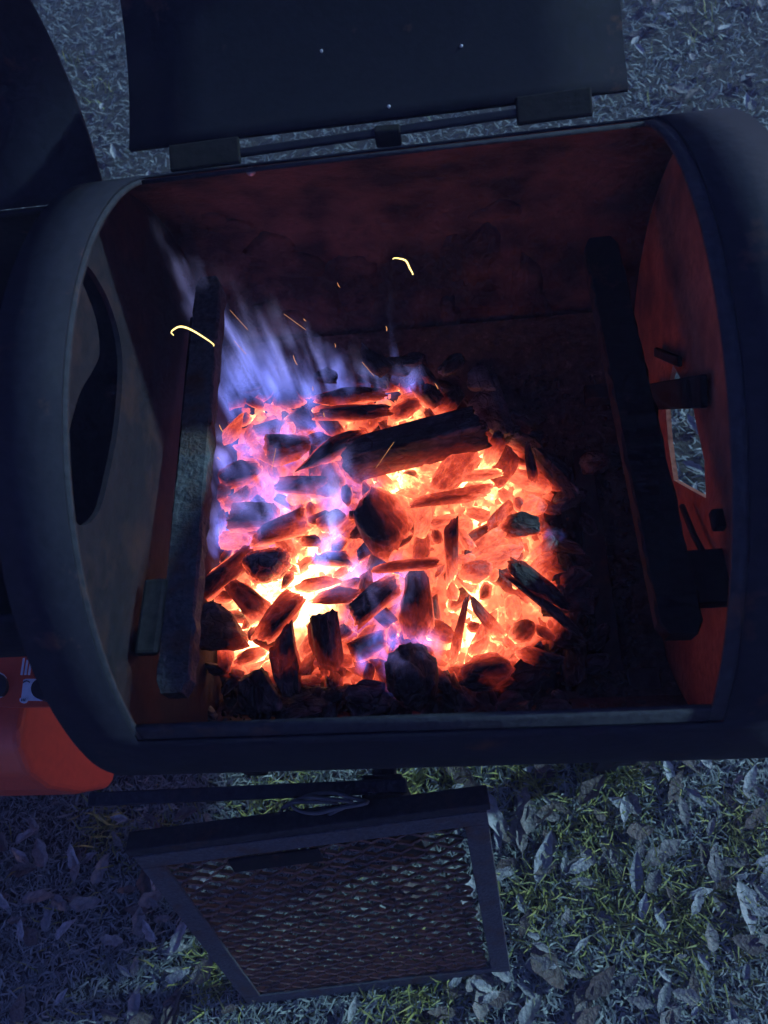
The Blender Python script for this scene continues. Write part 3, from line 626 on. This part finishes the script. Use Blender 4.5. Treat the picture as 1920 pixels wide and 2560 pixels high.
key(470, 1250, 560, 1230, 56, 'block', .12, 'small violet lump by the middle of the left rail', dz=.024)
key(735, 1470, 850, 1450, 40, 'flake', .2, 'blue tipped flake over the white hot gap', dz=.04)
key(780, 1500, 900, 1480, 44, 'flake', .14, 'dark flake below the white hot gap', dz=.035)
key(880, 1545, 985, 1450, 74, 'block', .05, 'dark violet lump left of the tall block', dz=.028)
key(930, 1420, 1090, 1408, 34, 'stick', .2, 'thin charred strip lying over the tall block', dz=.055)
key(890, 1640, 960, 1590, 60, 'block', .08, 'blue lit lump in front of the tall block', dz=.025)
# cold lumps and stones around the fire
for a in ((1200, 965, 1255, 1090, 84, 'block', 'pale grey lump of cold charcoal standing right of the log end', M_ashcoal), (1165, 960, 1225, 940, 60, 'block', 'cold lump with a white corner behind the log', M_ashcoal),
          (1000, 880, 1080, 900, 76, 'block', 'dull brown cold lump at the back wall', None), (1110, 900, 1165, 860, 70, 'block', 'cold ash grey lump against the back wall', M_ashcoal), (1280, 1045, 1345, 1065, 46, 'block', 'small brown cold lump right of the grey one', None),
          (1320, 1105, 1350, 1085, 30, 'block', 'tiny pale cold lump above the ember stick', None), (1450, 1170, 1520, 1150, 70, 'round', 'cold grey stone like lump right of the fire', M_ashcoal)):
    key(*a[:6], 0., a[6], dz=.018, mat=a[7], hot=0.)
# the rest of the heap
r = random.Random(11); tries = 0; fill = 0
GA = 'charcoal lumps filling the burning heap'
while fill < 255 and tries < 20000:
    tries += 1
    px, py = r.uniform(430, 1440), r.uniform(940, 1740)
    d = float(sdist([px], [py])[0])
    if d < -18: continue
    s = r.uniform(28, 72) if px < 1010 else r.uniform(32, 78)
    if any(math.hypot(px-x, py-y) < .44*q+(.30 if px < 1010 else .22)*s for x, y, q in PLACED): continue
    PLACED.append((px, py, .62*s)); z = .6
    for _ in range(3): c = at(px, py, z); z = float(pile_z(c[0], c[1])[0]) + r.uniform(-.004, .018)
    c = at(px, py, z); size = s/FPX*float(np.dot(c-CAM, FWD)); an = r.uniform(0, 2*math.pi)
    right = px > 1000+40*math.sin(py*.01)
    kind = r.choice(['block', 'block', 'stick', 'flake']) if not right else r.choice(['stick', 'stick', 'round', 'flake', 'block'])
    glow = r.choice([.12, .2, .3, .45, .7, .85, .95]) if not right else r.choice([.45, .6, .75, .9, .3, .8])
    u = np.array([math.cos(an), math.sin(an), r.uniform(-.35, .35)])
    el = 1.0 if kind == 'round' else (1.75 if kind == 'stick' else 1.3)
    lab = 'glowing orange charcoal piece in the right half of the fire' if glow > .3 and right else ('orange hot flake of charcoal in the left half of the fire' if glow > .3 else 'dark topped charcoal lump with glowing underside in the fire')
    zone = ('back' if py < 1180 else 'middle' if py < 1460 else 'front')+' '+('left' if px < 720 else 'centre' if px < 1040 else 'right')
    lab = (('glowing orange' if right else 'orange hot') + ' charcoal piece' if glow > .3 else 'dark topped charcoal lump with glowing underside')+' in the '+zone+' of the fire'
    coal(c, u, size*el, size*r.uniform(.6, .85), size*(.3 if kind == 'flake' else r.uniform(.5, .75)), kind, glow, lab, ('embers' if glow > .3 else 'charcoal lumps')+' in the '+zone+' of the fire', hi=False, name='ember_piece' if glow > .3 else 'charcoal_lump'); fill += 1
for k in range(46):       # cold rim of the heap
    px, py = [(r.uniform(470, 1450), r.uniform(1735, 1815)), (r.uniform(1400, 1500), r.uniform(1180, 1680)), (r.uniform(900, 1150), r.uniform(900, 950))][0 if k < 26 else (1 if k < 38 else 2)]
    z = .58
    for _ in range(3): c = at(px, py, z); z = float(pile_z(c[0], c[1])[0]) + .008
    c = at(px, py, z); size = r.uniform(40, 90)/FPX*1.05; an = r.uniform(0, 6.28)
    coal(c, (math.cos(an), math.sin(an), r.uniform(-.3, .3)), size*1.3, size*.8, size*.65, r.choice(['block', 'round', 'stick']), 0., 'cold black charcoal lump on the %s rim of the heap' % ('front' if k < 26 else 'right' if k < 38 else 'back'), 'cold charcoal on the %s rim' % ('front' if k < 26 else 'right' if k < 38 else 'back'), hi=False, hot=.12)
# crumbs
Vc = []; Fc = []; Hc = []; rg = np.random.default_rng(9); base = ICO3[:0]
_bm = bmesh.new(); bmesh.ops.create_icosphere(_bm, subdivisions=1, radius=1); I1 = np.array([v.co[:] for v in _bm.verts]); I1F = [tuple(v.index for v in f.verts) for f in _bm.faces]; _bm.free()
for k in range(2600):
    px, py = rg.uniform(420, 1620), rg.uniform(930, 1800); c = at(px, py, .6)
    if abs(c[1]) > .30 or not XL+.02 < c[0] < XR-.02: continue
    d = float(sdist([px], [py])[0]); z = float(zbed(c[:1], c[1:2])[0])+.004 if d > -20 else max(float(pile_z(c[0], c[1])[0]) if d > -100 else 0, float(zash(c[:1], c[1:2])[0]))+.002
    s = rg.uniform(.002, .008)*(1 if d > 0 else .6); A = rg.normal(size=(3, 3)); q, _ = np.linalg.qr(A); P = (I1*np.array([1.5, .9, .6])*(1+rg.uniform(-.25, .25, (len(I1), 1))))@q*s + np.array([c[0], c[1], z])
    n0 = len(Vc); Vc += list(P); Fc += [tuple(i+n0 for i in f) for f in I1F]; Hc += list(heat_field(P)*rg.uniform(.75, 1.15))
cr = mesh_obj('ember_crumbs', Vc, Fc, M_ember); set_heat(cr.data, Hc); tag(cr, 'crumbs of glowing and cold charcoal scattered over the heap', None, kind='stuff')

# ------------------------------------------------------------------ flames and sparks
def flame_mat(c0, c1, strength, nscale, thr, seed, stretch, rx, ry, height, lean, taper):
    m = bpy.data.materials.new('flame_gas'); m.use_nodes = True; n = m.node_tree.nodes; l = m.node_tree.links; n.clear()
    out = n.new('ShaderNodeOutputMaterial'); em = n.new('ShaderNodeEmission'); l.new(em.outputs[0], out.inputs['Volume'])
    tc = n.new('ShaderNodeTexCoord'); sp = n.new('ShaderNodeSeparateXYZ')
    def M(op, a, b=0.):
        q = n.new('ShaderNodeMath'); q.operation = op
        for i, v in enumerate((a, b)):
            if isinstance(v, (int, float)): q.inputs[i].default_value = v
            else: l.new(v, q.inputs[i])
        return q.outputs[0]
    mp = n.new('ShaderNodeMapping'); mp.inputs['Scale'].default_value = (1, 1, stretch); mp.inputs['Location'].default_value = (seed, seed*1.7, seed*.3); l.new(tc.outputs['Object'], mp.inputs[0])
    big = n.new('ShaderNodeTexNoise'); big.inputs['Scale'].default_value = 22; big.inputs['Detail'].default_value = 0; l.new(tc.outputs['Object'], big.inputs['Vector'])
    nz = n.new('ShaderNodeTexNoise'); nz.inputs['Scale'].default_value = nscale; nz.inputs['Detail'].default_value = 2; nz.inputs['Distortion'].default_value = .5; l.new(mp.outputs[0], nz.inputs['Vector'])
    wob = n.new('ShaderNodeVectorMath'); wob.operation = 'MULTIPLY_ADD'; l.new(big.outputs['Color'], wob.inputs[0]); wob.inputs[1].default_value = (rx*.9, ry*.9, 0)
    sh = n.new('ShaderNodeVectorMath'); sh.operation = 'SUBTRACT'; l.new(tc.outputs['Object'], sh.inputs[0]); sh.inputs[1].default_value = (rx*.45, ry*.45, 0); l.new(sh.outputs[0], wob.inputs[2]); l.new(wob.outputs[0], sp.inputs[0])
    t = M('DIVIDE', sp.outputs[2], height); s_ = M('SUBTRACT', 1, M('MULTIPLY', t, taper))
    dx = M('DIVIDE', M('SUBTRACT', sp.outputs[0], M('MULTIPLY', t, lean[0])), M('MULTIPLY', s_, rx)); dy = M('DIVIDE', M('SUBTRACT', sp.outputs[1], M('MULTIPLY', t, lean[1])), M('MULTIPLY', s_, ry))
    rad = M('SQRT', M('ADD', M('MULTIPLY', dx, dx), M('MULTIPLY', dy, dy)))
    edge = M('POWER', M('MAXIMUM', M('SUBTRACT', 1, M('MULTIPLY', rad, 1.25)), 0), 1.3)
    hf = M('MULTIPLY', M('POWER', M('MAXIMUM', M('SUBTRACT', 1, t), 0), 1.4), M('MINIMUM', M('MULTIPLY', t, 8), 1))
    wisp = M('MULTIPLY', M('MAXIMUM', M('SUBTRACT', nz.outputs[0], thr), 0), 6.)
    dens = M('MULTIPLY', M('MULTIPLY', edge, hf), wisp)
    mx = n.new('ShaderNodeMix'); mx.data_type = 'RGBA'; l.new(t, mx.inputs[0]); mx.inputs[6].default_value = (*c0, 1); mx.inputs[7].default_value = (*c1, 1)
    l.new(mx.outputs[2], em.inputs[0]); l.new(M('MULTIPLY', dens, strength), em.inputs[1])
    return m
nfl = 0
def flame(px, py, z0, height, rx, ry, lean, style, label, taper=.6, gain=1.):
    global nfl; nfl += 1
    p = at(px, py, z0); n = 18; mr = 8; V = []; F = []
    for i in range(mr+1):
        t = i/mr; s = 1-taper*t
        for k in range(n): g_ = 2*math.pi*k/n; V.append((rx*s*math.cos(g_)+lean[0]*t, ry*s*math.sin(g_)+lean[1]*t, height*t))
    for i in range(mr):
        for k in range(n): F.append((i*n+k, i*n+(k+1) % n, (i+1)*n+(k+1) % n, (i+1)*n+k))
    F += [tuple(range(n))[::-1], tuple(mr*n+k for k in range(n))]
    c0, c1, st, ns, th, sq = style
    o = mesh_obj('flame', V, F, flame_mat(c0, c1, st*gain, ns, th, 2.3*nfl, sq, rx, ry, height, lean, taper)); o.location = p + np.array([0, 0, .0011*nfl-.012]); tag(o, label, 'flame', 'flames over the charcoal'); return o
TALL = ((.16, .22, 1.0), (.42, .42, .70), 40, 48, .43, .07)
LOW = ((.12, .17, 1.0), (.38, .34, .75), 62, 36, .41, .35)
flame(600, 1030, .60, .36, .075, .06, (-.06, .04), TALL, 'grey violet flame beside the left rail')
flame(690, 1000, .60, .40, .07, .06, (-.10, .04), TALL, 'tallest wispy flame rising from the back left of the fire', gain=1.2)
flame(780, 1010, .60, .30, .065, .055, (-.07, .02), TALL, 'violet flame right of the tallest one', gain=1.1)
flame(870, 990, .60, .26, .06, .05, (-.08, .0), TALL, 'slanting violet flame in the middle of the back edge')
flame(960, 985, .60, .13, .05, .04, (-.04, .0), TALL, 'short violet flame left of the blue lit back lumps')
flame(1050, 990, .60, .11, .045, .035, (-.02, 0), LOW, 'short blue flame behind the black log')
flame(980, 960, .60, .26, .016, .016, (.03, .03), TALL, 'faint thin tongue leaning right at the back', gain=.6)
for px, py, h, rx, ry, lab in ((560, 1170, .11, .11, .09, 'low blue flame over the dark lumps at the back left'), (730, 1130, .12, .12, .08, 'low blue flame over the flat faced violet lump'), (530, 1340, .10, .11, .12, 'low blue flame along the middle of the left rail'),
                           (690, 1290, .13, .12, .10, 'low blue flame over the lens shaped lump'), (860, 1270, .13, .09, .08, 'blue flame licking the big flat block'), (930, 1490, .09, .12, .08, 'low blue flame in the centre front of the fire'),
                           (1010, 1640, .08, .08, .06, 'small blue flame over the round black lump in front'), (915, 1660, .07, .026, .022, 'narrow blue flame left of the round black lump'), (1380, 1352, .04, .022, .018, 'tiny blue flame at the right edge of the fire')):
    flame(px, py, .598 if px < 905 or py < 1560 else .630, h, rx, ry, (0, 0), LOW, lab, taper=.35, gain=1. if px < 905 else 1.5)
flame(815, 1425, .61, .20, .032, .028, (.05, .05), TALL, 'thin upright flame over the white hot gap', taper=.4, gain=4.5)
def glow_mat(name, c, s):
    m, n, l, b = new_mat(name); b.inputs['Base Color'].default_value = (.02, .02, .02, 1); b.inputs['Emission Color'].default_value = (*c, 1); b.inputs['Emission Strength'].default_value = s
    t = n.new('ShaderNodeTexCoord'); q = n.new('ShaderNodeTexNoise'); q.inputs['Scale'].default_value = 200; l.new(t.outputs['Object'], q.inputs['Vector'])
    mr = n.new('ShaderNodeMapRange'); mr.inputs[3].default_value = s*.7; mr.inputs[4].default_value = s*1.3; l.new(q.outputs[0], mr.inputs[0]); l.new(mr.outputs[0], b.inputs['Emission Strength']); return m
M_spark = glow_mat('spark_yellow', (1, .72, .22), 3.2); M_spark2 = glow_mat('spark_orange', (1, .42, .14), .9)
def spark(pts, z, rad, mat, label):
    P = smooth_loop([at(x, y, z) for x, y in pts], 4)[:(len(pts)-1)*4+1] if len(pts) > 2 else [at(x, y, z) for x, y in pts]
    n = len(P); o = mesh_obj('spark', *tube(P, [rad*(.2+.8*math.sin(math.pi*(.06+.88*i/(n-1)))) for i in range(n)], 6), mat, None, True); tag(o, label, 'spark', 'glowing splinters above the fire')
spark([(434, 838), (440, 820), (462, 818), (498, 836), (534, 865)], .93, .0010, M_spark, 'bright yellow glowing curl over the left rail')
spark([(982, 648), (1012, 650), (1024, 670), (1030, 686)], .90, .0010, M_spark, 'bright yellow glowing hook near the back wall')
for a, b, lab in (((575, 775), (620, 825), 'long thin orange spark above the flames'), ((710, 785), (765, 825), 'thin orange spark over the middle flames'), ((585, 852), (615, 885), 'short yellow spark low in the left flame'),
                  ((905, 905), (935, 940), 'faint spark above the back of the fire'), ((985, 1105), (940, 1170), 'thin orange spark in front of the black log'), ((690, 1120), (680, 1170), 'thin spark over the left half of the fire')):
    spark([a, b], .78, .0006, M_spark2, lab)
rs = random.Random(21)
for k in range(12):
    x, y = rs.uniform(450, 1100), rs.uniform(700, 1250); ln = rs.uniform(8, 26); a_ = R_(rs.uniform(95, 140)); spark([(x, y), (x+ln*.5*math.cos(a_)+rs.uniform(-2, 2), y-ln*.5*math.sin(a_)), (x+ln*math.cos(a_), y-ln*math.sin(a_))], rs.uniform(.70, .85), rs.uniform(.0003, .0006), M_spark2, 'tiny orange spark drifting over the fire')

# ------------------------------------------------------------------ grate leaning on the stand
TL, TR, BL_, BR_ = np.array([-.435, -.405, .525]), np.array([.035, -.357, .525]), np.array([-.385, -.620, .012]), np.array([.085, -.572, .012])
gu = (TR-TL); GW = np.linalg.norm(gu); gu /= GW; gv = ((BL_-TL)+(BR_-TR))/2; gv -= gu*(gv@gu); GL_ = np.linalg.norm(gv); gv /= GL_; gn = np.cross(gv, gu); gn = gn if gn[2] > 0 else -gn
gc = (TL+TR+BL_+BR_)/4
grate = empty('cooking_grate', tuple(gc+gv*GL_/2)); tag(grate, 'rusty expanded metal cooking grate leaning on the stand in front', 'grate')
def gp(u, v, n=0): return gc + gu*u + gv*v + gn*n
off = np.array(grate.location)
def gpart(name, parts, mat, bevel=0):
    V, F = join(*parts); o = mesh_obj(name, [np.array(v)-off for v in V], F, mat, grate)
    if bevel: m = o.modifiers.new('bevel', 'BEVEL'); m.width = bevel; m.segments = 2; m.limit_method = 'ANGLE'
    return o
hw, hl, fw = GW/2, GL_/2, .032
def lbar(c, u, v, L, sgn): return [box_data(gp(*c), u, v, gn, L, fw, .005), box_data(gp(c[0]-sgn[0]*(fw/2-.0025), c[1]-sgn[1]*(fw/2-.0025), -.017), u, v, gn, L, .005, .029)]
gpart('frame_bar', lbar((0, -hl+fw/2), gu, gv, GW, (0, 1)), M_frame, .0015); gpart('frame_bar', lbar((0, hl-fw/2), gu, gv, GW, (0, -1)), M_frame, .0015)
gpart('frame_bar', lbar((-hw+fw/2, 0), gv, gu, GL_-2*fw-.001, (1, 0)), M_frame, .0015); gpart('frame_bar', lbar((hw-fw/2, 0), gv, gu, GL_-2*fw-.001, (-1, 0)), M_frame, .0015)
gpart('dark_plate', [box_data(gp(-.055, -hl+fw+.019, .004), gu, gv, gn, .125, .034, .005)], M_soot, .003)  # flat dark plate just below the top frame bar
gpart('frame_rail', [box_data(gp(0, -hl-.010, -.012), gu, gv, gn, GW+.01, .016, .028)], M_leg, .002)
strands = []; dw, dh = .034, .0195; iw, il = hw-fw+.008, hl-fw+.008; rg = np.random.default_rng(4)
nr = int(2*il/dh); nc_ = int(2*iw/(dw/2))
for j in range(nr+1):
    for i in range(nc_):
        s = 1 if (i+j) % 2 == 0 else -1
        u0 = -iw+i*dw/2; v0 = -il+j*dh; a = np.array(gp(u0, min(il, v0+(dh/2 if s > 0 else 0)*1.0), -.006)); b = np.array(gp(u0+dw/2, min(il, v0+(0 if s > 0 else dh/2)), -.006))
        a = a+gv*rg.normal(0, .0006); b = b+gv*rg.normal(0, .0006)
        d = b-a; L = np.linalg.norm(d); d /= L; v = np.cross(gn, d); tl = .75; vv = math.cos(tl)*v+math.sin(tl)*gn; ww = np.cross(d, vv)
        strands.append(box_data((a+b)/2, d, vv, ww, L*1.08, .0155, .0024))
ms = gpart('expanded_mesh', strands, M_rust); ms['kind'] = 'stuff'

# cable hung on the crossbar
cx = empty('cable_coil', (-.165, -.345, .49)); tag(cx, 'pale grey cable coiled over the crossbar under the front rim', 'cable')
M_cable = plain('grey_cable', (.07, .075, .08), .7)
for k in range(3):
    c0 = np.array([-.02+.016*k, -.006+.003*k, .012*k+.035]); pts = [c0+np.array([.036*math.cos(t)*(1+.15*k)+.006*math.sin(3*t+k), .012*math.sin(t)+.003*math.cos(2*t+k), .014*math.sin(t+k)]) for t in np.linspace(0, 2*math.pi, 26, endpoint=False)]
    mesh_obj('cable_loop', *tube(pts, .0028, 6, True), M_cable, cx, True)

# ------------------------------------------------------------------ red machine on the ground at the left
rm = empty('portable_generator', (-.80, -.16, 0)); tag(rm, 'red plastic cased portable machine with round dials below the cooking chamber', 'generator')
M_red = plain('red_plastic', (.58, .085, .042), .42, .5, .06, 60, .1); M_dark = plain('black_plastic', (.02, .02, .022), .5, .4, .3, 80); M_white = plain('white_label', (.62, .72, .78), .45); M_lab2 = plain('grey_print', (.05, .07, .09), .6)
def rbox(name, x0, x1, prof, mat, par):
    V = []; F = []; n = len(prof)
    for x in (x0, x1): V += [(x, y, z) for y, z in prof]
    F = [(i, (i+1) % n, n+(i+1) % n, n+i) for i in range(n)] + [tuple(range(n))[::-1], tuple(range(n, 2*n))]
    o = mesh_obj(name, V, F, mat, par); m = o.modifiers.new('bevel', 'BEVEL'); m.width = .012; m.segments = 3; m.limit_method = 'ANGLE'; m.angle_limit = .3; return o
L0 = np.array(rm.location)
def rl_(p): return tuple(np.asarray(p)-L0)
prof = [(.14, .03), (.14, .36), (.10, .40), (-.045, .40), (-.072, .387), (-.108, .34), (-.122, .27), (-.118, .16), (-.095, .05), (-.08, .03)]
rbox('body', -.26, .10, prof, M_red, rm)
for x, y in ((-.2, -.05), (.06, -.05), (-.2, .1), (.06, .1)): box('foot', (x, y, .016), X, Y, Z, .05, .05, .03, M_dark, rm, .006)
zt = .4005
def flat(name, px_poly, z, t, mat, par):
    P = [at(x, y, z)-L0 for x, y in px_poly]; n = len(P); V = [p for p in P]+[p-np.array([0, 0, t]) for p in P]
    F = [tuple(range(n))] + [tuple(range(n, 2*n))[::-1]] + [(i, n+i, n+(i+1) % n, (i+1) % n) for i in range(n)]
    o = mesh_obj(name, V, F, mat, par); bm = bmesh.new(); bm.from_mesh(o.data); bmesh.ops.recalc_face_normals(bm, faces=bm.faces); bm.to_mesh(o.data); bm.free(); return o
panel = flat('control_panel', [(-80, 1650), (140, 1620), (160, 1766), (28, 1768), (-80, 1760)], zt+.004, .006, M_red, rm)
for k in range(3): x = 57+k*9; flat('stripe', [(x, 1645+5*k), (x+4, 1645+5*k), (x-1, 1687), (x-6, 1687)], zt+.0055, .002, M_white, panel)
def circ(cx_, cy_, r_, n=24, sy=1.): return [(cx_+r_*math.cos(t), cy_+r_*sy*math.sin(t)) for t in np.linspace(0, 2*math.pi, n, endpoint=False)]
lab = flat('dial_label', [(58, 1700), (64, 1697), (118, 1697), (118, 1752), (58, 1751), (53, 1745)], zt+.0062, .0025, M_white, panel)
flat('maker_badge', circ(58, 1750, 9.5, sy=.8), zt+.0078, .003, M_white, panel)
for k in range(3): flat('badge_print', [(53+k*4, 1747), (55.5+k*4, 1746), (54.5+k*4, 1753), (52+k*4, 1753)], zt+.0084, .0005, M_lab2, panel)
for k in range(7):
    t = R_(200+k*22); flat('dial_mark', [(66+8*math.cos(t)-1.3, 1708+6*math.sin(t)-1.3), (66+8*math.cos(t)+1.3, 1708+6*math.sin(t)-1.3), (66+8*math.cos(t)+1.3, 1708+6*math.sin(t)+1.3), (66+8*math.cos(t)-1.3, 1708+6*math.sin(t)+1.3)], zt+.0075, .001, M_lab2, panel)
kn = flat('knob', circ(103, 1722, 26, 28), zt+.024, .02, M_dark, panel)
kn2 = flat('socket', circ(-6, 1712, 22, 28, 1.3), zt+.012, .01, M_dark, panel); flat('socket_ring', circ(-6, 1712, 25, 28, 1.3), zt+.0065, .003, M_white, panel)

# ------------------------------------------------------------------ thin wood smoke hanging over the yard
hb = box('haze', (0, .6, 1.2), X, Y, Z, 9, 9, 4.4, None); hb.data.materials.clear()
hm = bpy.data.materials.new('thin_smoke'); hm.use_nodes = True; hm.node_tree.nodes.remove(hm.node_tree.nodes['Principled BSDF'])
pv = hm.node_tree.nodes.new('ShaderNodeVolumePrincipled'); pv.inputs['Color'].default_value = (.46, .52, .98, 1); pv.inputs['Density'].default_value = .021; pv.inputs['Anisotropy'].default_value = .2
hm.node_tree.links.new(pv.outputs[0], hm.node_tree.nodes['Material Output'].inputs['Volume']); hb.data.materials.append(hm)
hb['kind'] = 'stuff'; hb['label'] = 'thin smoke haze hanging in the night air'
